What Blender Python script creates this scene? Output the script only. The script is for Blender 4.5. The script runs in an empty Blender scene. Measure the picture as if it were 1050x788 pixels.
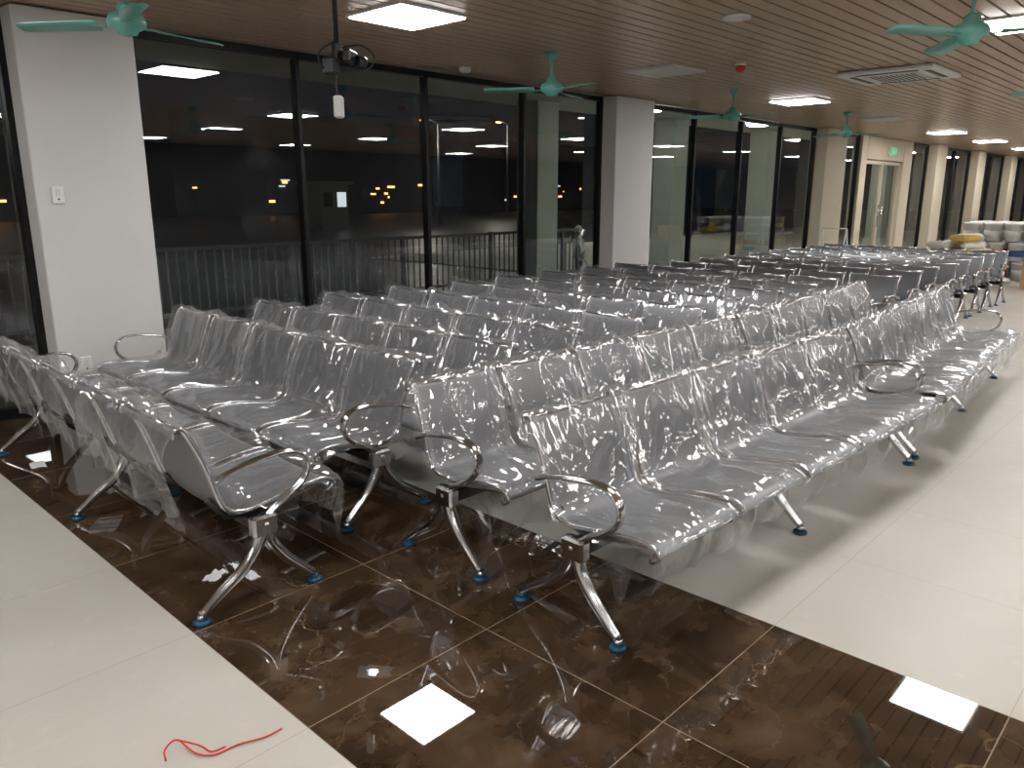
import bpy, math, random
from mathutils import Vector, noise
random.seed(7)
H=2.86
YW=6.55
L=2.88
scene=bpy.context.scene
try:
    scene.view_settings.view_transform='Standard'
except Exception: pass

# ---------------------------------------------------------------- materials
def mat(name, col=(.8,.8,.8), rough=.5, metal=0.0, emit=None, es=0, bump=None, var=None, spec=None):
    m=bpy.data.materials.new(name); m.use_nodes=True
    nt=m.node_tree; b=nt.nodes['Principled BSDF']
    b.inputs['Base Color'].default_value=(*col,1); b.inputs['Roughness'].default_value=rough
    b.inputs['Metallic'].default_value=metal
    if spec is not None: b.inputs['Specular IOR Level'].default_value=spec
    if emit: 
        b.inputs['Emission Color'].default_value=(*emit,1); b.inputs['Emission Strength'].default_value=es
    tc=nt.nodes.new('ShaderNodeTexCoord')
    if var:
        n=nt.nodes.new('ShaderNodeTexNoise'); n.inputs['Scale'].default_value=var[0]; n.inputs['Detail'].default_value=5
        nt.links.new(tc.outputs['Object'],n.inputs['Vector'])
        r=nt.nodes.new('ShaderNodeMix'); r.data_type='RGBA'
        k=var[1]
        r.inputs[6].default_value=(*[c*(1-k) for c in col],1); r.inputs[7].default_value=(*[min(1,c*(1+k)) for c in col],1)
        nt.links.new(n.outputs['Fac'],r.inputs[0]); nt.links.new(r.outputs[2],b.inputs['Base Color'])
    if bump:
        n=nt.nodes.new('ShaderNodeTexNoise'); n.inputs['Scale'].default_value=bump[0]; n.inputs['Detail'].default_value=4
        nt.links.new(tc.outputs['Object'],n.inputs['Vector'])
        bp=nt.nodes.new('ShaderNodeBump'); bp.inputs['Strength'].default_value=bump[1]; bp.inputs['Distance'].default_value=.01
        nt.links.new(n.outputs['Fac'],bp.inputs['Height']); nt.links.new(bp.outputs['Normal'],b.inputs['Normal'])
    return m

M={}
M['chrome']=mat('chrome_metal',(.54,.54,.55),.17,1.0)
M['beam']=mat('black_beam',(.015,.015,.017),.35,.3)
M['rim']=mat('steel_rim',(.60,.61,.63),.2,1.0)
M['foot']=mat('blue_foot_film',(.008,.07,.14),.25,.3)
M['plaster']=mat('column_plaster',(.62,.61,.60),.7,var=(3,.05),bump=(60,.05))
M['rearwall']=mat('rear_wall_reflection_dimmer',(.07,.07,.075),.6,var=(2,.1))  # unseen rear wall, coloured dark to keep the window reflections dim
M['beige']=mat('beige_paint',(.60,.53,.41),.65,var=(2,.05))
M['frame']=mat('black_aluminium',(.012,.012,.014),.35,.5)
M['white']=mat('white_plastic',(.75,.75,.73),.4)
M['darkgrey']=mat('dark_plastic',(.02,.02,.022),.4)
M['teal']=mat('teal_enamel',(.15,.42,.36),.3,var=(4,.08))
M['red']=mat('red_plastic',(.6,.03,.02),.35)
M['led']=mat('led_panel_light',(1,1,1),.5,emit=(1,.98,.95),es=42)
M['ledoff']=mat('led_panel_unlit',(.66,.64,.60),.5)
M['asphalt']=mat('asphalt',(.03,.03,.03),.4,var=(1.5,.4),bump=(20,.2))
M['concrete']=mat('outdoor_concrete',(.48,.50,.43),.7,var=(2,.12))
M['booth']=mat('booth_paint',(.10,.10,.10),.6,var=(2,.1))
M['paper']=mat('paper_scrap',(.8,.8,.8),.5)
M['green']=mat('exit_green',(.02,.3,.12),.4,emit=(.05,.9,.35),es=.3)
M['rail']=mat('railing_steel',(.15,.155,.16),.4,.5)
M['bldg']=mat('building_dark',(.03,.032,.04),.8,var=(.3,.4))
for n,c,s in (('warm',(1,.42,.12),4),('redl',(1,.08,.04),3),('cool',(.85,.92,1),.9),('grn',(.3,1,.5),2)):
    M[n]=mat('city_light_'+n,c,.5,emit=c,es=s)
M['card']=mat('cardboard',(.42,.27,.14),.8,var=(6,.1))
M['yel']=mat('bag_yellow',(.62,.45,.08),.6,bump=(12,.4))
M['blu']=mat('bag_blue',(.06,.12,.32),.6,bump=(12,.4))
M['grey']=mat('bag_grey',(.60,.60,.58),.6,bump=(12,.4))

def N(nt,t,**kw):
    n=nt.nodes.new(t)
    for k,v in kw.items(): setattr(n,k,v)
    return n
def MA(nt,op,a,b=None,c=None,clamp=False):
    n=nt.nodes.new('ShaderNodeMath'); n.operation=op; n.use_clamp=clamp
    for i,v in enumerate((a,b,c)):
        if v is None: continue
        if isinstance(v,(int,float)): n.inputs[i].default_value=v
        else: nt.links.new(v,n.inputs[i])
    return n.outputs[0]
def MIX(nt,f,a,b):
    n=nt.nodes.new('ShaderNodeMix'); n.data_type='RGBA'
    for i,v in ((0,f),(6,a),(7,b)):
        if isinstance(v,(int,float)): n.inputs[i].default_value=v
        elif isinstance(v,tuple): n.inputs[i].default_value=(*v,1)
        else: nt.links.new(v,n.inputs[i])
    return n.outputs[2]
def ramp(nt,f,p0,p1):
    n=nt.nodes.new('ShaderNodeMapRange'); n.inputs[1].default_value=p0; n.inputs[2].default_value=p1
    nt.links.new(f,n.inputs[0]); return n.outputs[0]

def seat_mat():
    m=bpy.data.materials.new('perforated_steel'); m.use_nodes=True; nt=m.node_tree; b=nt.nodes['Principled BSDF']
    tc=N(nt,'ShaderNodeTexCoord'); sp=N(nt,'ShaderNodeSeparateXYZ'); nt.links.new(tc.outputs['UV'],sp.inputs[0])
    u,v=sp.outputs[0],sp.outputs[1]
    P=.0085
    fu=MA(nt,'SUBTRACT',MA(nt,'FRACT',MA(nt,'DIVIDE',u,P)),.5); fv=MA(nt,'SUBTRACT',MA(nt,'FRACT',MA(nt,'DIVIDE',v,P)),.5)
    d=MA(nt,'SQRT',MA(nt,'ADD',MA(nt,'MULTIPLY',fu,fu),MA(nt,'MULTIPLY',fv,fv)))
    hole=ramp(nt,d,.38,.24)
    mu=MA(nt,'MULTIPLY',MA(nt,'GREATER_THAN',u,.035),MA(nt,'LESS_THAN',u,.485))
    mv=MA(nt,'MULTIPLY',MA(nt,'GREATER_THAN',v,.10),MA(nt,'LESS_THAN',v,.93))
    hole=MA(nt,'MULTIPLY',hole,MA(nt,'MULTIPLY',mu,mv))
    nt.links.new(MIX(nt,hole,(.27,.28,.30),(.05,.054,.06)),b.inputs['Base Color'])
    b.inputs['Metallic'].default_value=.5; b.inputs['Roughness'].default_value=.42
    return m
M['seat']=seat_mat()

def plastic_mat():
    m=bpy.data.materials.new('clear_plastic_film'); m.use_nodes=True; nt=m.node_tree
    nt.nodes.remove(nt.nodes['Principled BSDF']); out=nt.nodes['Material Output']
    tc=N(nt,'ShaderNodeTexCoord'); oi=N(nt,'ShaderNodeObjectInfo')
    va=N(nt,'ShaderNodeVectorMath',operation='ADD'); nt.links.new(tc.outputs['Object'],va.inputs[0])
    cm=N(nt,'ShaderNodeCombineXYZ'); rnd=MA(nt,'MULTIPLY',oi.outputs['Random'],37.)
    nt.links.new(rnd,cm.inputs[0]); nt.links.new(rnd,cm.inputs[1]); nt.links.new(cm.outputs[0],va.inputs[1])
    vec=va.outputs[0]
    mp=N(nt,'ShaderNodeMapping'); mp.inputs['Rotation'].default_value=(.5,.5,.7); mp.inputs['Scale'].default_value=(2.0,.5,1.0); nt.links.new(vec,mp.inputs[0])
    n1=N(nt,'ShaderNodeTexNoise'); n1.inputs['Scale'].default_value=3.0; n1.inputs['Detail'].default_value=2.0; n1.inputs['Distortion'].default_value=.4
    nt.links.new(mp.outputs[0],n1.inputs['Vector'])
    r=MA(nt,'ABSOLUTE',MA(nt,'SUBTRACT',n1.outputs['Fac'],.5))
    ridge=ramp(nt,r,.012,0.0)
    bp=N(nt,'ShaderNodeBump'); bp.inputs['Strength'].default_value=.6; bp.inputs['Distance'].default_value=.02
    nt.links.new(MA(nt,'MULTIPLY',r,-4.5),bp.inputs['Height'])
    g=N(nt,'ShaderNodeBsdfGlossy'); g.inputs['Color'].default_value=(.97,.98,1,1); g.inputs['Roughness'].default_value=.14
    nt.links.new(bp.outputs[0],g.inputs['Normal'])
    df=N(nt,'ShaderNodeBsdfTranslucent'); df.inputs['Color'].default_value=(.88,.89,.91,1)
    dd=N(nt,'ShaderNodeBsdfDiffuse'); dd.inputs['Color'].default_value=(.88,.89,.91,1)
    m0=N(nt,'ShaderNodeMixShader'); m0.inputs[0].default_value=.55; nt.links.new(df.outputs[0],m0.inputs[1]); nt.links.new(dd.outputs[0],m0.inputs[2])
    m1=N(nt,'ShaderNodeMixShader'); m1.inputs[0].default_value=.68; nt.links.new(m0.outputs[0],m1.inputs[1]); nt.links.new(g.outputs[0],m1.inputs[2])
    tr=N(nt,'ShaderNodeBsdfTransparent'); tr.inputs['Color'].default_value=(.985,.985,.99,1)
    lw=N(nt,'ShaderNodeLayerWeight'); lw.inputs['Blend'].default_value=.35; nt.links.new(bp.outputs[0],lw.inputs['Normal'])
    f=MA(nt,'ADD',MA(nt,'MULTIPLY',lw.outputs['Facing'],.30),MA(nt,'MULTIPLY',ridge,.16))  # creases more opaque, with whitish streaks painted in for their highlights
    f=MA(nt,'ADD',f,.09,clamp=True)
    mx=N(nt,'ShaderNodeMixShader'); nt.links.new(f,mx.inputs[0]); nt.links.new(tr.outputs[0],mx.inputs[1]); nt.links.new(m1.outputs[0],mx.inputs[2])
    nt.links.new(mx.outputs[0],out.inputs['Surface'])
    return m
M['film']=plastic_mat()

def glass_mat():
    m=bpy.data.materials.new('window_glass'); m.use_nodes=True; nt=m.node_tree
    nt.nodes.remove(nt.nodes['Principled BSDF']); out=nt.nodes['Material Output']
    g=N(nt,'ShaderNodeBsdfGlossy'); g.inputs['Roughness'].default_value=.0; g.inputs['Color'].default_value=(.90,.95,1,1)
    tr=N(nt,'ShaderNodeBsdfTransparent'); tr.inputs['Color'].default_value=(.80,.85,.83,1)
    fr=N(nt,'ShaderNodeFresnel'); fr.inputs['IOR'].default_value=2.0
    tc=N(nt,'ShaderNodeTexCoord'); n=N(nt,'ShaderNodeTexNoise'); n.inputs['Scale'].default_value=2.3; n.inputs['Detail'].default_value=8; n.inputs['Distortion'].default_value=.8
    nt.links.new(tc.outputs['Object'],n.inputs['Vector'])
    mx=N(nt,'ShaderNodeMixShader'); nt.links.new(fr.outputs[0],mx.inputs[0]); nt.links.new(tr.outputs[0],mx.inputs[1]); nt.links.new(g.outputs[0],mx.inputs[2])
    d=N(nt,'ShaderNodeBsdfDiffuse'); d.inputs['Color'].default_value=(.5,.52,.53,1)
    m2=N(nt,'ShaderNodeMixShader'); nt.links.new(MA(nt,'MULTIPLY',ramp(nt,n.outputs['Fac'],.52,.75),.03),m2.inputs[0])
    nt.links.new(mx.outputs[0],m2.inputs[1]); nt.links.new(d.outputs[0],m2.inputs[2])
    nt.links.new(m2.outputs[0],out.inputs['Surface'])
    return m
M['glass']=glass_mat()

def floor_mat():
    m=bpy.data.materials.new('tiled_floor'); m.use_nodes=True; nt=m.node_tree; b=nt.nodes['Principled BSDF']
    tc=N(nt,'ShaderNodeTexCoord'); sp=N(nt,'ShaderNodeSeparateXYZ'); nt.links.new(tc.outputs['Object'],sp.inputs[0])
    x,y=sp.outputs[0],sp.outputs[1]
    dark=MA(nt,'MULTIPLY',MA(nt,'GREATER_THAN',x,1.1),MA(nt,'LESS_THAN',x,2.67))
    gx=MA(nt,'DIVIDE',MA(nt,'ADD',x,-1.1+78.5),.785); gy=MA(nt,'DIVIDE',MA(nt,'ADD',y,-.337+79),.79)
    def seam(g,w): return MA(nt,'GREATER_THAN',MA(nt,'ABSOLUTE',MA(nt,'SUBTRACT',MA(nt,'FRACT',g),.5)),.5-w)
    sm=MA(nt,'MAXIMUM',seam(gx,.0024),seam(gy,.0024))
    cell=N(nt,'ShaderNodeCombineXYZ'); nt.links.new(MA(nt,'FLOOR',gx),cell.inputs[0]); nt.links.new(MA(nt,'FLOOR',gy),cell.inputs[1])
    wn=N(nt,'ShaderNodeTexWhiteNoise'); wn.noise_dimensions='3D'; nt.links.new(cell.outputs[0],wn.inputs['Vector'])
    off=N(nt,'ShaderNodeVectorMath',operation='MULTIPLY_ADD'); nt.links.new(wn.outputs['Color'],off.inputs[0]); off.inputs[1].default_value=(20,20,20)
    nt.links.new(tc.outputs['Object'],off.inputs[2])
    V=off.outputs[0]
    def noi(s,d,dist,vec=V):
        n=N(nt,'ShaderNodeTexNoise'); n.inputs['Scale'].default_value=s; n.inputs['Detail'].default_value=d; n.inputs['Distortion'].default_value=dist
        nt.links.new(vec,n.inputs['Vector']); return n.outputs['Fac']
    a=noi(2.3,9,.6); v1=ramp(nt,MA(nt,'ABSOLUTE',MA(nt,'SUBTRACT',noi(1.5,10,.35),.5)),.0045,.0)
    v2=ramp(nt,MA(nt,'ABSOLUTE',MA(nt,'SUBTRACT',noi(3.4,9,.4),.53)),.0045,.0)
    bl=noi(8,10,.3)
    dc=MIX(nt,ramp(nt,a,.35,.7),(.027,.016,.009),(.078,.047,.026))
    dc=MIX(nt,MA(nt,'MULTIPLY',ramp(nt,bl,.48,.70),.5),dc,(.12,.076,.044))
    msk=ramp(nt,noi(1.3,3,0),.45,.65)
    dc=MIX(nt,MA(nt,'MULTIPLY',MA(nt,'MULTIPLY',v1,msk),.48),dc,(.30,.20,.11))
    dc=MIX(nt,MA(nt,'MULTIPLY',MA(nt,'MULTIPLY',v2,msk),.26),dc,(.26,.17,.10))
    dc=MIX(nt,MA(nt,'MULTIPLY',sm,.8),dc,(.33,.27,.2))
    lc=MIX(nt,noi(1.4,8,.3,tc.outputs['Object']),(.43,.41,.365),(.53,.515,.47))
    lc=MIX(nt,MA(nt,'MULTIPLY',ramp(nt,noi(9,8,1.,tc.outputs['Object']),.58,.8),.3),lc,(.63,.62,.58))
    lc=MIX(nt,MA(nt,'MULTIPLY',sm,.5),lc,(.25,.23,.2))
    nt.links.new(MIX(nt,dark,lc,dc),b.inputs['Base Color'])
    rl=MA(nt,'ADD',.30,MA(nt,'MULTIPLY',noi(3,6,.4,tc.outputs['Object']),.22))
    rd=MA(nt,'ADD',.012,MA(nt,'MULTIPLY',ramp(nt,noi(2,6,.4,tc.outputs['Object']),.45,.85),.05))
    rr=N(nt,'ShaderNodeMix'); rr.data_type='FLOAT'; nt.links.new(dark,rr.inputs[0]); nt.links.new(rl,rr.inputs[2]); nt.links.new(rd,rr.inputs[3])
    nt.links.new(rr.outputs[0],b.inputs['Roughness'])
    sp2=MA(nt,'ADD',.40,MA(nt,'MULTIPLY',dark,.35)); nt.links.new(sp2,b.inputs['Specular IOR Level'])
    return m
M['floor']=floor_mat()

def slat_mat():
    m=bpy.data.materials.new('brown_ceiling_slats'); m.use_nodes=True; nt=m.node_tree; b=nt.nodes['Principled BSDF']
    tc=N(nt,'ShaderNodeTexCoord'); mp=N(nt,'ShaderNodeMapping'); mp.inputs['Scale'].default_value=(.6,14,14)
    nt.links.new(tc.outputs['Object'],mp.inputs[0]); n=N(nt,'ShaderNodeTexNoise'); n.inputs['Scale'].default_value=2; n.inputs['Detail'].default_value=4
    nt.links.new(mp.outputs[0],n.inputs['Vector'])
    nt.links.new(MIX(nt,n.outputs['Fac'],(.40,.27,.18),(.53,.375,.26)),b.inputs['Base Color'])
    b.inputs['Roughness'].default_value=.3; b.inputs['Metallic'].default_value=.1
    return m
M['slat']=slat_mat()

# ---------------------------------------------------------------- mesh builder
class MB:
    def __init__(s): s.v=[];s.f=[];s.m=[];s.uv={};s.mats=[];s.sm=[]
    def mi(s,k):
        if k not in s.mats: s.mats.append(k)
        return s.mats.index(k)
    def face(s,idx,k,sm=False,uv=None):
        s.f.append(idx); s.m.append(s.mi(k)); s.sm.append(sm)
        if uv: s.uv[len(s.f)-1]=uv
    def box(s,c,d,k,rot=0,bev=0,tilt=0):
        hx,hy,hz=d[0]/2,d[1]/2,d[2]/2; o=len(s.v); cr,sr=math.cos(rot),math.sin(rot)
        if bev<=0:
            pts=[(x,y,z) for z in(-hz,hz) for x,y in((-hx,-hy),(hx,-hy),(hx,hy),(-hx,hy))]
            fs=[(0,3,2,1),(4,5,6,7),(0,1,5,4),(1,2,6,5),(2,3,7,6),(3,0,4,7)]
        else:
            pts=[];e=bev
            for z,i in((-hz,e),(-hz+e,0),(hz-e,0),(hz,e)):
                ax,ay=hx-i,hy-i
                pts+=[(-ax+e,-ay,z),(ax-e,-ay,z),(ax,-ay+e,z),(ax,ay-e,z),(ax-e,ay,z),(-ax+e,ay,z),(-ax,ay-e,z),(-ax,-ay+e,z)]
            fs=[tuple(range(7,-1,-1)),tuple(range(24,32))]
            for r in range(3):
                for j in range(8): fs.append((r*8+j,r*8+(j+1)%8,r*8+8+(j+1)%8,r*8+8+j))
        for x,y,z in pts: s.v.append((c[0]+x*cr-y*sr,c[1]+x*sr+y*cr,c[2]+z))
        for f in fs: s.face(tuple(o+i for i in f),k)
    def lathe(s,c,prof,k,seg=20,ax='z',sm=True):
        o=len(s.v)
        for r,h in prof:
            for j in range(seg):
                a=2*math.pi*j/seg; p=(r*math.cos(a),r*math.sin(a),h)
                if ax=='x': p=(h,p[0],p[1])
                if ax=='y': p=(p[0],h,p[1])
                s.v.append((c[0]+p[0],c[1]+p[1],c[2]+p[2]))
        for i in range(len(prof)-1):
            for j in range(seg):
                s.face((o+i*seg+j,o+i*seg+(j+1)%seg,o+(i+1)*seg+(j+1)%seg,o+(i+1)*seg+j),k,sm)
        s.face(tuple(o+j for j in range(seg-1,-1,-1)),k); s.face(tuple(o+(len(prof)-1)*seg+j for j in range(seg)),k)
    def sweep(s,pts,ra,rb,k,side=Vector((1,0,0)),seg=10,cap=True):
        n=len(pts); P=[Vector(p) for p in pts]; o=len(s.v)
        ra=ra if isinstance(ra,(list,tuple)) else [ra]*n; rb=rb if isinstance(rb,(list,tuple)) else [rb]*n
        for i in range(n):
            t=(P[min(i+1,n-1)]-P[max(i-1,0)]).normalized()
            sd=(side-t*side.dot(t))
            if sd.length<1e-4: sd=Vector((0,1,0))-t*t.y
            sd.normalize(); nn=t.cross(sd)
            for j in range(seg):
                a=2*math.pi*j/seg
                s.v.append(tuple(P[i]+sd*(ra[i]*math.cos(a))+nn*(rb[i]*math.sin(a))))
        for i in range(n-1):
            for j in range(seg):
                s.face((o+i*seg+j,o+i*seg+(j+1)%seg,o+(i+1)*seg+(j+1)%seg,o+(i+1)*seg+j),k,True)
        if cap:
            s.face(tuple(o+j for j in range(seg-1,-1,-1)),k); s.face(tuple(o+(n-1)*seg+j for j in range(seg)),k)
    def mesh(s,name):
        me=bpy.data.meshes.new(name); me.from_pydata(s.v,[],s.f)
        for k in s.mats: me.materials.append(M[k])
        me.polygons.foreach_set('material_index',s.m); me.polygons.foreach_set('use_smooth',s.sm)
        if s.uv:
            ul=me.uv_layers.new(name='UVMap')
            for fi,uvs in s.uv.items():
                p=me.polygons[fi]
                for li,uvc in zip(p.loop_indices,uvs): ul.data[li].uv=uvc
        me.update(); return me
    def obj(s,name,loc=(0,0,0),rot=0,parent=None):
        return put(name,s.mesh(name),loc,rot,parent)
def put(name,me,loc=(0,0,0),rot=0,parent=None):
    o=bpy.data.objects.new(name,me); scene.collection.objects.link(o); o.location=loc; o.rotation_euler[2]=rot
    if parent: o.parent=parent
    return o
def crom(pts,n=4):
    P=[Vector(p) for p in pts]; out=[]
    for i in range(len(P)-1):
        p0=P[max(i-1,0)];p1=P[i];p2=P[i+1];p3=P[min(i+2,len(P)-1)]
        for j in range(n):
            t=j/n
            out.append(.5*((2*p1)+(p2-p0)*t+(2*p0-5*p1+4*p2-p3)*t*t+(3*p1-p0-3*p2+p3)*t**3))
    out.append(P[-1]); return out

# ---------------------------------------------------------------- bench
PROF=crom([(-.105,.372,0),(-.138,.392,0),(-.128,.420,0),(-.07,.434,0),(.05,.425,0),(.17,.405,0),(.27,.393,0),(.335,.408,0),(.368,.455,0),(.394,.54,0),(.425,.64,0),(.463,.730,0),(.485,.770,0),(.502,.780,0),(.519,.768,0),(.518,.746,0)],3)
def bench_mesh():
    b=MB(); pitch=L/5; w=.515
    arc=[0]
    for i in range(1,len(PROF)): arc.append(arc[-1]+(PROF[i]-PROF[i-1]).length)
    for s in range(5):
        x0=s*pitch+(pitch-w)/2; nu=6; o=len(b.v)
        for layer in (0,1):
            for i,p in enumerate(PROF):
                t=(PROF[min(i+1,len(PROF)-1)]-PROF[max(i-1,0)]).normalized(); nrm=Vector((-t.y,t.x,0))
                for j in range(nu+1):
                    u=j/nu; dip=.012*(1-(2*u-1)**2) if 4<i<len(PROF)-8 else 0
                    q=p-nrm*(dip+layer*.005)
                    b.v.append((x0+w*u,q.x,q.y))
        n=len(PROF); st=n*(nu+1)
        for i in range(n-1):
            for j in range(nu):
                a=o+i*(nu+1)+j
                uv=[(w*j/nu,arc[i]),(w*(j+1)/nu,arc[i]),(w*(j+1)/nu,arc[i+1]),(w*j/nu,arc[i+1])]
                b.face((a,a+1,a+nu+2,a+nu+1),'seat',True,uv)
                a+=st
                b.face((a,a+nu+1,a+nu+2,a+1),'seat',True,[uv[0],uv[3],uv[2],uv[1]])
        for xe in (x0,x0+w):
            b.sweep([(xe,p.x,p.y) for p in PROF],.006,.011,'rim',seg=8)
        for (yy,zz) in ((.502,.770),(-.122,.396)):
            b.sweep([(x0,yy,zz),(x0+w/2,yy,zz),(x0+w,yy,zz)],.013,.013,'rim',side=Vector((0,1,0)),seg=8)
        for xe in (x0+.05,x0+w-.05):
            b.sweep([(xe,-.06,.405),(xe,.1,.38),(xe,.22,.355),(xe,.33,.37),(xe,.40,.46)],.008,.016,'beam',seg=6)
    b.box((L/2,.215,.325),(L+.02,.075,.055),'beam',bev=.006)
    for xl,arm in ((0,1),(L/2,0),(L,1)):
        b.box((xl,.215,.325),(.055,.11,.09),'chrome',bev=.01)
        fr=crom([(xl,.215,.34),(xl,.195,.255),(xl,.135,.165),(xl,.06,.09),(xl,.0,.035)],4)
        n=len(fr); b.sweep(fr,[.030-.012*i/(n-1) for i in range(n)],[.034-.017*i/(n-1) for i in range(n)],'chrome')
        rr=crom([(xl,.215,.34),(xl,.245,.25),(xl,.315,.165),(xl,.41,.10),(xl,.5,.035)],4)
        b.sweep(rr,[.030-.012*i/(n-1) for i in range(n)],[.034-.017*i/(n-1) for i in range(n)],'chrome')
        for yf in (0,.5):
            b.lathe((xl,yf,0),[(.032,.0),(.035,.004),(.034,.012),(.022,.018)],'foot',16)
            b.lathe((xl,yf,0),[(.018,.014),(.017,.04)],'chrome',12)
        if arm:
            ar=crom([(xl,.405,.555),(xl,.34,.580),(xl,.23,.600),(xl,.11,.610),(xl,.035,.588),(xl,.004,.537),(xl,.02,.48),(xl,.08,.43),(xl,.15,.39),(xl,.21,.345)],4)
            n=len(ar)
            b.sweep(ar,[.024 if i<n*.55 else .024-.005*(i-n*.55)/(n*.45) for i in range(n)],[.010+.006*(max(0,i-n*.5)/(n*.5)) for i in range(n)],'chrome',seg=12)
    return b.mesh('waiting_bench')
BENCH=bench_mesh()

def film_mesh(seed,near=False):
    rnd=random.Random(seed); b=MB(); pitch=L/5
    lo=.06*rnd.random()
    ext=[Vector((-.11,.31-lo,0)),Vector((-.14,.35,0))]+[p.copy() for p in PROF[4:43]]+[Vector((.548,.71,0)),Vector((.54,.62,0)),Vector((.52,.54,0)),Vector((.51,.47,0))]
    prof=crom(ext,2)
    if not near: prof=prof[::2]
    n=len(prof); nu=32 if near else 14
    for s in range(5):
        x0=s*pitch-.012; w=pitch+.024; o=len(b.v); sd=seed*31.7+s*9.1
        lift=.010+.010*rnd.random(); folds=[(rnd.uniform(.05,.95),rnd.uniform(-1.2,1.2),rnd.uniform(.012,.028),rnd.uniform(.05,.11)) for _ in range(3)]
        for i,p in enumerate(prof):
            t=(prof[min(i+1,n-1)]-prof[max(i-1,0)]).normalized(); nrm=Vector((-t.y,t.x,0))
            ff=i/n
            for j in range(nu+1):
                u=j/nu; x=x0+w*u
                q=Vector((x*3.0+sd,p.x*2.6,p.y*2.6))
                nz=noise.noise(q)*.9
                r1=max(0,1-abs(noise.noise(q*1.3+Vector((7,0,0))))*3.0)**2
                corner=math.exp(-((p.x-.33)**2+(p.y-.42)**2)/.010)
                d=lift+.028*max(0,nz)+.016*r1+.060*corner*(.6+.4*math.sin(u*7+sd))
                for f0,ag,hh,wd in folds:
                    d+=hh*max(0,1-abs((u-f0)+ag*(ff-.5))/wd)
                edge=max(0,abs(2*u-1)-.84)/.16
                zz=p.y+nrm.y*d-edge*(.045 if p.y<.5 else 0)*(1+noise.noise(q*2))
                yy=p.x+nrm.x*d
                xx=x+.02*noise.noise(q*1.5+Vector((5,0,0)))*(1 if edge>0 else .3)+(2*u-1)*edge*.012*(1+noise.noise(q*1.3))
                if ff<.06: zz+=.05*noise.noise(Vector((x*7,sd,0))); yy+=.03*noise.noise(Vector((x*11,sd,1)))
                if ff>.90: zz+=.09*noise.noise(Vector((x*6,sd,3))); yy+=.04*noise.noise(Vector((x*11,sd,1)))
                b.v.append((xx,yy,max(zz,.03)))
        for i in range(n-1):
            for j in range(nu):
                a=o+i*(nu+1)+j; b.face((a,a+1,a+nu+2,a+nu+1),'film',True)
    if near:
        o=len(b.v); nr,nc=16,14
        for i in range(nr+1):
            for j in range(nc+1):
                u=i/nr; v=j/nc
                y=-.02+.36*v*(1-.5*u)+.06*u; z=.43-(.36*(.75+.3*noise.noise(Vector((v*3,seed,0)))))*u
                x=.045+.05*noise.noise(Vector((y*12,z*3,seed)))*(.3+u)+.03*u
                b.v.append((x+.035,y,z))
        for i in range(nr):
            for j in range(nc):
                a=o+i*(nc+1)+j; b.face((a,a+1,a+nc+2,a+nc+1),'film',True)
    return b.mesh('plastic_wrap')
FN=[film_mesh(k,True) for k in (1,2,3,4)]
FF=[film_mesh(k,False) for k in (5,6)]

def bench(x,y,deg,film=None):
    o=put('waiting_bench',BENCH,(x,y,0),math.radians(deg))
    if film: put('plastic_wrap',film,(0,0,0),0,o)
bench(2.125,1.475,-2.3,FN[0])
bench(2.15,2.22,-1.5,FN[1])
bench(5.15,1.37,3.9,FN[2])
bench(5.15,2.15,3,FN[3])
bench(1.655,2.74,88.9,FN[1])     # left bench, faces +X
bench(2.075,5.95,-90.4,FN[2])    # faces -X
xs=[2.70,3.38]+[3.38+.72*k for k in range(1,15)]
for i,x in enumerate(xs):
    f=FN[i%4] if i<3 else (FF[i%2] if i<7 else None)
    yy=5.90 if x<8.3 else 5.62
    bench(x+random.uniform(-.03,.03),yy+random.uniform(-.06,.06),-90+random.uniform(-.5,.5),f)

# ---------------------------------------------------------------- room
X0,X1,Y0=-5,36,-7
b=MB(); b.box(((X0+X1)/2,(Y0+YW)/2+.05,-.05),(X1-X0,YW-Y0+.3,.1),'floor'); fl=b.obj('floor')
b=MB(); b.box(((X0+X1)/2,(Y0+YW)/2,H+.12),(X1-X0+.4,YW-Y0+.4,.1),'darkgrey')
y=Y0+.06
while y<YW+.0:
    b.box(((X0+X1)/2,y,H+.02),(X1-X0,.114,.02),'slat'); y+=.134
b.obj('ceiling')
b=MB(); b.box((X0-.1,(Y0+YW)/2,H/2),(.2,YW-Y0+.4,H),'plaster'); b.obj('wall_left')
b=MB(); b.box((X1+.1,(Y0+YW)/2,H/2),(.2,YW-Y0+.4,H),'beige'); b.obj('wall_far')
b=MB(); b.box(((X0+X1)/2,Y0-.1,H/2),(X1-X0,.2,H),'rearwall'); b.obj('wall_rear')

def column(x0,x1,k):
    b=MB(); b.box(((x0+x1)/2,6.45,H/2),(x1-x0,.34,H),k,bev=.008); b.obj('column')
column(1.79,2.58,'plaster'); column(8.60,9.47,'plaster'); column(15.35,16.35,'beige')
column(22.3,23.1,'beige'); column(26.2,27.0,'beige'); column(30.2,31.0,'beige'); column(-4.2,-3.4,'plaster')
wn=0
def window(x0,x1,n):
    global wn; wn+=1
    b=MB(); top=H-.01; fw=.042
    b.box(((x0+x1)/2,YW,.04),(x1-x0,.08,.08),'frame'); b.box(((x0+x1)/2,YW,top-.02),(x1-x0,.08,.06),'frame')
    for i in range(n+1):
        xx=x0+(x1-x0)*i/n; xx=min(max(xx,x0+fw/2),x1-fw/2)
        b.box((xx,YW-.01,top/2),(fw,.08,top),'frame')
    for i in range(n):
        a=x0+(x1-x0)*i/n+.02; c=x0+(x1-x0)*(i+1)/n-.02
        o=len(b.v); b.v+=[(a,YW,.07),(c,YW,.07),(c,YW,top-.04),(a,YW,top-.04)]
        b.face((o,o+1,o+2,o+3),'glass')
    b.obj('window_%d'%wn)
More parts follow.
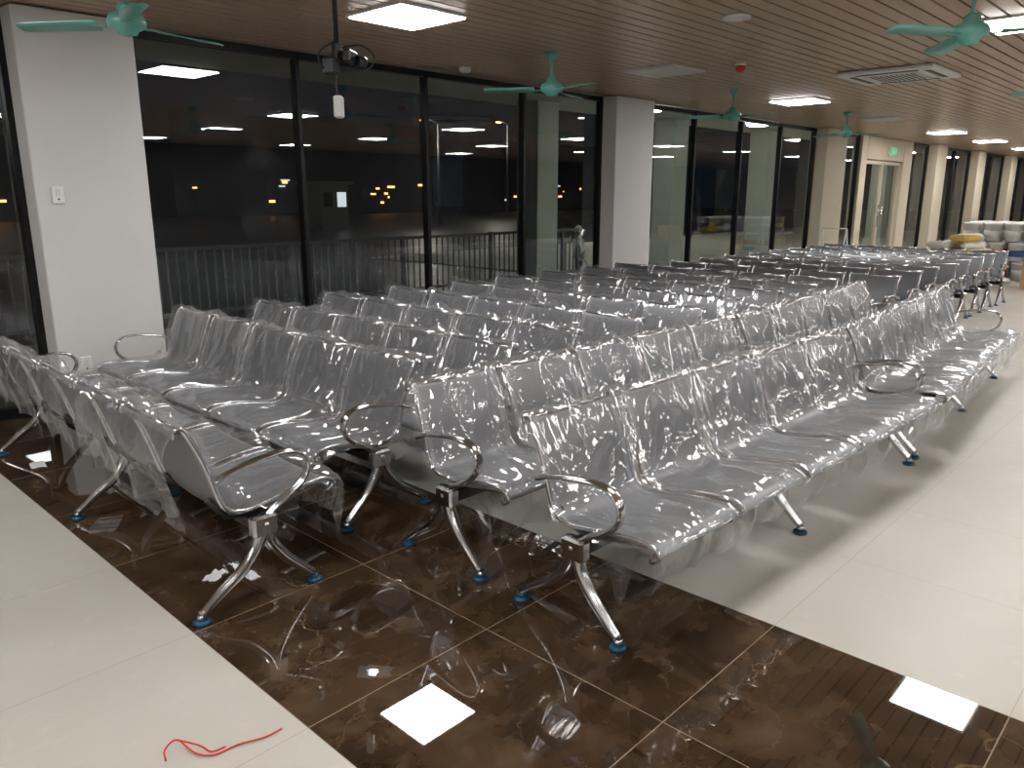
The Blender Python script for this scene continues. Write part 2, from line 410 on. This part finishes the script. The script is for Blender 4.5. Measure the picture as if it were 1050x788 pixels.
window(-3.4,1.79,3); window(2.58,8.60,4); window(9.47,15.35,4); window(16.35,17.6,1)
window(20.9,22.3,1); window(23.1,26.2,2); window(27.0,30.2,2); window(31.0,35.9,3)
b=MB(); b.box((17.78,YW,H/2),(.34,.2,H),'beige'); b.obj('wall_door_left')
b=MB(); b.box((20.6,YW,H/2),(.6,.2,H),'beige'); b.obj('wall_door_right')
b=MB(); b.box((19.12,YW,2.62),(2.32,.2,.48),'beige'); b.obj('wall_door_header')
b=MB(); cx=19.12
for xx in (17.99,cx,20.25): b.box((xx,YW,1.17),(.06,.10,2.34),'beige')
b.box((cx,YW,2.32),(2.28,.10,.07),'beige')
for a in (18.02,cx+.03):
    o=len(b.v); b.v+=[(a,YW,.02),(a+1.07,YW,.02),(a+1.07,YW,2.3),(a,YW,2.3)]; b.face((o,o+1,o+2,o+3),'glass')
    b.box((a+.53,YW,.06),(1.05,.05,.10),'white')
b.sweep([(cx-.1,YW-.08,.9),(cx-.1,YW-.08,1.4)],.014,.014,'chrome'); b.sweep([(cx+.1,YW-.08,.9),(cx+.1,YW-.08,1.4)],.014,.014,'chrome')
b.obj('door_1')
b=MB(); b.box((19.4,YW-.14,2.58),(.36,.05,.15),'green',bev=.006); b.box((19.4,YW-.125,2.58),(.40,.03,.19),'white'); b.obj('exit_sign')
for nm,px,z in (('light_switch',1.93,1.62),('wall_outlet',1.97,.38)):
    b=MB(); b.box((px,6.272,z),(.08,.016,.12),'white',bev=.004); b.box((px,6.262,z+.015),(.03,.008,.045),'ledoff'); b.box((px,6.262,z-.03),(.012,.006,.012),'darkgrey'); b.obj(nm)

# ---------------------------------------------------------------- ceiling items
def panel(x,y,on=True):
    b=MB(); b.box((x,y,H+.004),(.62,.62,.02),'white'); b.box((x,y,H-.008),(.585,.585,.008),'led' if on else 'ledoff'); b.obj('ceiling_light_panel')
for x,y,on in ((.2,4.65,1),(3.88,4.70,1),(7.31,4.77,0),(10.88,4.88,1),(14.3,4.93,0),(18.28,5.03,1),(21.94,5.07,1),(26,5.1,1),(30,5.1,1)): panel(x,y,on)
for x in (-3.6,.0,3.55,7.17,10.9,14.5,18.2,21.9,26,30): panel(x,1.48,True)
for x in (-3.4,.2,3.9,7.6,11.3,15,19,23): panel(x,-1.8,True)
for x in (.2,3.9,7.6,11.3,17): panel(x,-5.2,True)

def fan_mesh():
    b=MB()
    b.lathe((0,0,0),[(.06,0),(.055,-.03),(.02,-.07)],'teal'); b.lathe((0,0,-.05),[(.012,0),(.012,-.22)],'teal',10)
    b.lathe((0,0,-.24),[(.02,.04),(.045,.02),(.05,-.01),(.09,-.03),(.105,-.06),(.10,-.09),(.06,-.11),(.05,-.13),(.01,-.14)],'teal',24)
    for k in range(3):
        a=k*2*math.pi/3; ca,sa=math.cos(a),math.sin(a)
        def R(p): return (p[0]*ca-p[1]*sa,p[0]*sa+p[1]*ca,p[2])
        b.sweep([R((.08,0,-.32)),R((.14,0,-.325)),R((.2,0,-.32))],.018,.005,'teal',side=Vector((-sa,ca,0)),seg=8)
        n=8;o=len(b.v)
        for dz in (0,-.004):
            for i in range(n+1):
                t=i/n; r=.16+.46*t; wd=.045+.03*t-(.03 if i==n else 0)
                for s in (-1,1): b.v.append(R((r,s*wd,-.318+s*.018*(1-.5*t)-.01*t+dz)))
        st=2*(n+1)
        for i in range(n):
            q=o+2*i; b.face((q,q+2,q+3,q+1),'teal',True); q+=st; b.face((q,q+1,q+3,q+2),'teal',True)
            q=o+2*i
            b.face((q,q+st,q+st+2,q+2),'teal'); b.face((q+1,q+3,q+st+3,q+st+1),'teal')
        q=o+2*n; b.face((q,q+st,q+st+1,q+1),'teal')
    return b.mesh('ceiling_fan')
FAN=fan_mesh()
for x,y,r in ((1.96,4.84,12),(5.73,4.92,15),(9.16,4.95,15),(5.52,1.46,35),(12.9,5.0,70),(-1.6,4.9,30),(2.0,1.4,5),(9.2,1.4,0)):
    put('ceiling_fan',FAN,(x,y,H+.01),math.radians(r))
ax,ay=9.14,3.05
b=MB(); b.box((ax,ay,H-.015),(.95,.95,.04),'white',bev=.008); b.box((ax,ay,H-.038),(.5,.5,.008),'ledoff')
for k in range(9): b.box((ax,ay-.2+.05*k,H-.044),(.46,.012,.006),'darkgrey')
for dx,dy,sx,sy in ((0,.37,.6,.05),(0,-.37,.6,.05),(.37,0,.05,.6),(-.37,0,.05,.6)): b.box((ax+dx,ay+dy,H-.037),(sx,sy,.006),'darkgrey')
b.obj('air_conditioner_cassette')
b=MB(); b.lathe((5.76,6.1,H+.01),[(.06,0),(.06,-.03),(.045,-.05),(.02,-.06)],'white'); b.obj('smoke_detector')
b=MB(); b.lathe((5.53,3.0,H+.01),[(.10,0),(.10,-.015),(.085,-.02),(.08,-.014),(.02,-.012)],'white',28); b.obj('ceiling_speaker')
b=MB(); b.lathe((7.41,3.95,H+.01),[(.05,0),(.05,-.03)],'white'); b.lathe((7.41,3.95,H-.02),[(.045,0),(.05,-.03),(.03,-.06)],'red'); b.obj('fire_alarm_beacon')
b=MB(); px,py=2.75,3.96
b.lathe((px,py,H+.01),[(.04,0),(.04,-.02),(.014,-.03),(.014,-.50)],'darkgrey',12)
b.box((px,py,2.40),(.05,.05,.10),'darkgrey',bev=.008)
b.box((px+.06,py-.04,2.38),(.14,.05,.07),'darkgrey',.6,bev=.01); b.box((px-.03,py+.02,2.33),(.06,.09,.09),'darkgrey',.3,bev=.01)
b.lathe((px+.12,py-.06,2.36),[(.03,-.03),(.035,0),(.025,.03)],'darkgrey',14,ax='x')
b.sweep(crom([(px,py,2.42),(px+.10,py-.09,2.44),(px+.17,py-.12,2.38),(px+.12,py-.10,2.31),(px+.02,py,2.30)],5),.005,.005,'darkgrey',seg=6)
b.sweep(crom([(px-.01,py,2.46),(px-.08,py+.06,2.40),(px-.07,py+.04,2.32),(px-.005,py,2.28)],5),.005,.005,'darkgrey',seg=6)
b.sweep(crom([(px,py,2.33),(px-.01,py+.01,2.24),(px-.005,py,2.15)],5),.005,.005,'darkgrey',seg=6)
b.box((px-.005,py,2.11),(.075,.05,.12),'white',.8,bev=.008)
b.obj('hanging_camera_mount')

# ---------------------------------------------------------------- floor debris
def scrap(x,y,s,k,seed,name):
    b=MB(); n=5; r=random.Random(seed)
    for i in range(n+1):
        for j in range(n+1):
            u,v=i/n-.5,j/n-.5
            b.v.append((s*u*(1+.4*noise.noise(Vector((v*3,seed,0)))),s*.6*v*(1+.5*noise.noise(Vector((u*3,seed,4)))),.003+.010*abs(noise.noise(Vector((u*4,v*4,seed*3.1))))))
    for i in range(n):
        for j in range(n): a=i*(n+1)+j; b.face((a,a+n+1,a+n+2,a+1),k,True)
    b.obj(name,(x,y,0),r.random()*6)
scrap(1.30,5.25,.13,'paper',3,'paper_scrap'); scrap(1.37,3.08,.10,'paper',5,'paper_scrap')
for i,(x,y,s) in enumerate(((1.42,2.0,.12),(1.25,4.0,.2))):
    scrap(x,y,s,'film',20+i,'plastic_scrap')
M['wire']=mat('red_wire_coating',(.6,.02,.015),.4)
b=MB(); b.sweep(crom([(.75,2.17,.004),(.765,2.21,.01),(.80,2.2,.03),(.82,2.13,.012),(.86,2.09,.004),(.93,2.08,.004),(1.0,2.05,.006),(1.06,2.05,.004)],6),.0028,.0028,'wire',side=Vector((0,0,1)),seg=6); 
b.sweep(crom([(.80,2.2,.03),(.84,2.14,.02),(.86,2.11,.004),(.90,2.10,.004)],6),.0028,.0028,'wire',side=Vector((0,0,1)),seg=6)
b.obj('red_wire',(-.02,-.08,0))

# ---------------------------------------------------------------- far storage piles
b=MB(); cols=['white','white','blu','white','yel','red']; r=random.Random(4)
for lvl in range(3):
    for i in range(4):
        for j in range(7-lvl):
            x=17.9+i*.38; y=2.6+j*.36+lvl*.1; z=lvl*.37
            b.lathe((x,y,z),[(.13,0),(.15,.30),(.155,.30),(.155,.33),(.15,.35)],'white',14)
            b.lathe((x,y,z+.08),[(.142,0),(.148,.12)],cols[r.randrange(6)],14)
b.obj('paint_bucket_pile')
b=MB(); bc=['grey','white','yel','grey','blu','grey','white','grey']
for lvl in range(7):
    for i in range(2):
        for j in range(4-lvl//2):
            b.box((16.2+i*.5+r.uniform(-.06,.06),3.5+j*.42+lvl*.07+r.uniform(-.06,.06),.07+lvl*.13),(.46,.38,.125),bc[r.randrange(8)],r.uniform(-.4,.4),bev=.045)
b.obj('cement_bag_pile')
b=MB(); 
for (x,y,z,s) in ((16.5,2.75,.25,.5),(16.55,2.1,.25,.5),(16.5,2.7,.70,.4)):
    b.box((x,y,z),(s,s*.9,s),'card',r.uniform(-.1,.1)); b.box((x,y,z+s/2+.003),(.06,s*.9,.004),'grey')
b.obj('cardboard_box_stack')
b=MB(); fx=15.2
for dy in (0,.45):
    b.sweep([(fx-.3,5.7+dy,.0),(fx,5.7+dy,1.0)],.015,.015,'white'); b.sweep([(fx+.3,5.7+dy,.0),(fx,5.7+dy,1.0)],.015,.015,'white')
for xx,z in ((fx,1.0),(fx-.2,.35),(fx+.2,.35)): b.sweep([(xx,5.7,z),(xx,6.15,z)],.015,.015,'white',side=Vector((0,0,1)))
b.obj('folding_stand')

# ---------------------------------------------------------------- exterior
b=MB(); b.box((15,49.6,-.12),(160,85.6,.1),'asphalt'); b.obj('outdoor_ground')
b=MB(); b.box((15,8.25,-.06),(50,3.1,.1),'concrete'); b.obj('outdoor_walkway')
b=MB(); b.box((27,13.8,-.055),(28,7.8,.03),'concrete'); b.obj('outdoor_forecourt')
for x in (10.7,15.0,19.3,23.6,27.9):
    b=MB(); b.box((x,9.5,1.59),(.55,.5,3.18),'concrete',bev=.01); b.box((x,9.5,.1),(.62,.58,.2),'concrete'); b.obj('outdoor_column')
b=MB(); b.box((15,8.4,3.26),(46,3.4,.15),'concrete'); b.obj('outdoor_canopy')
for x in (12.8,17.1,21.5,26.0):
    b=MB(); b.lathe((x,8.6,3.18),[(.24,0),(.24,-.04),(.20,-.06)],'led',20); b.obj('outdoor_ceiling_lamp')
b=MB()
for z in (.95,.12): b.box((4,9.98,z),(17,.04,.05),'rail')
x=-4.4
while x<12.5: b.box((x,9.98,.48),(.02,.02,.9),'rail'); x+=.125
for x in range(-4,13,2): b.box((x,9.98,.46),(.06,.06,1.05),'rail')
b.obj('outdoor_railing')
def building(x,y,w,h,seed,kk):
    b=MB(); b.box((x,y,h/2-.07),(w,6,h),'bldg'); r=random.Random(seed)
    for q in range(int(w*.7)):
        b.box((x+r.uniform(-w/2,w/2),y-3.05,r.uniform(.6,min(h,3.0))),(r.uniform(.15,.9),.06,r.uniform(.08,.2)),kk[r.randrange(len(kk))])
    b.obj('distant_building')
building(10,62,24,6,1,['warm','warm','redl','warm']); building(40,64,26,8,2,['warm','cool','warm','warm']); building(-16,60,22,5,3,['redl','warm','redl']); building(72,60,26,7,5,['warm','cool'])
for x,y,h in ((30,34,5.5),(0,40,6),(46,44,7),(16,46,6),(25,17.9,5)):
    b=MB(); b.lathe((x,y,-.07),[(.09,0),(.05,h)],'rail',8); b.sweep([(x,y,h-.07),(x-.5,y,h+.1),(x-1,y,h+.1)],.04,.04,'rail',seg=6,side=Vector((0,1,0))); b.box((x-1,y,h+.05),(.4,.2,.08),'warm'); lampo=b.obj('added_street_lamp')
    ld=bpy.data.lights.new('added_outdoor_light','POINT'); ld.energy=300 if y>18 else 600; ld.color=(1,.9,.75); ld.shadow_soft_size=.15  # lamp and point light added to brighten the night exterior
    lo=bpy.data.objects.new('added_outdoor_light',ld); scene.collection.objects.link(lo); lo.location=(x-1,y,h-.15); lo.parent=lampo
b=MB(); gx,gy=22.5,34
b.box((gx,gy,1.03),(1.6,1.6,2.2),'booth'); b.box((gx,gy,2.18),(2.0,2,.15),'booth')
for dx in (-.4,.4): b.box((gx+dx,gy-.82,1.4),(.5,.03,.7),'cool' if dx>0 else 'frame')
b.obj('guard_booth')
def tor(b,c,R,r,k):
    pts=[(c[0]+R*math.cos(a),c[1],c[2]+R*math.sin(a)) for a in [2*math.pi*i/24 for i in range(25)]]
    b.sweep(pts,r,r,k,side=Vector((0,1,0)),seg=8,cap=False)
b=MB()
for wx in (-.62,.62):
    tor(b,(wx,0,.295),.25,.045,'darkgrey'); b.lathe((wx,0,.295),[(.06,-.05),(.06,.05)],'rim',12,ax='y')
    for k in range(6):
        a=k*math.pi/6; b.sweep([(wx-.24*math.cos(a),0,.295-.24*math.sin(a)),(wx+.24*math.cos(a),0,.295+.24*math.sin(a))],.004,.004,'rim',side=Vector((0,1,0)),seg=4)
b.sweep(crom([(.62,0,.29),(.5,0,.62),(.42,0,.95)],4),.035,.03,'rim',side=Vector((0,1,0)))
b.sweep(crom([(.46,0,.8),(.3,0,.55),(.05,0,.42),(-.25,0,.5),(-.55,0,.72)],5),[.06+.05*math.sin(i/20*3.14) for i in range(21)],[.07+.05*math.sin(i/20*3.14) for i in range(21)],'white',side=Vector((0,1,0)))
b.sweep(crom([(.12,0,.72),(-.1,0,.76),(-.4,0,.80),(-.7,0,.82)],4),.12,.05,'darkgrey',side=Vector((0,1,0)))
b.box((-.02,0,.32),(.34,.24,.24),'rim',bev=.04); b.sweep([(-.1,-.14,.25),(-.5,-.15,.27),(-.85,-.15,.36)],.04,.04,'rim',side=Vector((0,1,0)))
b.sweep(crom([(.32,-.34,1.0),(.40,-.15,1.02),(.42,0,.97),(.40,.15,1.02),(.32,.34,1.0)],4),.014,.014,'darkgrey',side=Vector((0,0,1)))
b.lathe((.5,0,.92),[(.08,-.06),(.09,.02),(.06,.05)],'white',14,ax='x')
for s in (-1,1): b.sweep([(.40,.2*s,1.02),(.42,.26*s,1.18)],.006,.006,'darkgrey'); b.box((.42,.27*s,1.2),(.02,.11,.07),'darkgrey',bev=.008)
b.sweep([(-.05,.12,.2),(.05,.25,.005)],.012,.012,'darkgrey')
b.obj('parked_motorcycle',(14.2,11.3,-.038),math.radians(215))

# ---------------------------------------------------------------- world + camera
w=bpy.data.worlds.new('night_sky'); scene.world=w; w.use_nodes=True
w.node_tree.nodes['Background'].inputs[0].default_value=(.012,.016,.024,1); w.node_tree.nodes['Background'].inputs[1].default_value=.35
cd=bpy.data.cameras.new('camera'); cam=bpy.data.objects.new('camera',cd); scene.collection.objects.link(cam)
cd.sensor_width=36; cd.lens=800/1050*36; cd.clip_start=.05; cd.clip_end=300
cam.location=(0,0,1.62); cam.rotation_euler=(math.radians(90-13.63),0,math.radians(43.4-90))
scene.camera=cam
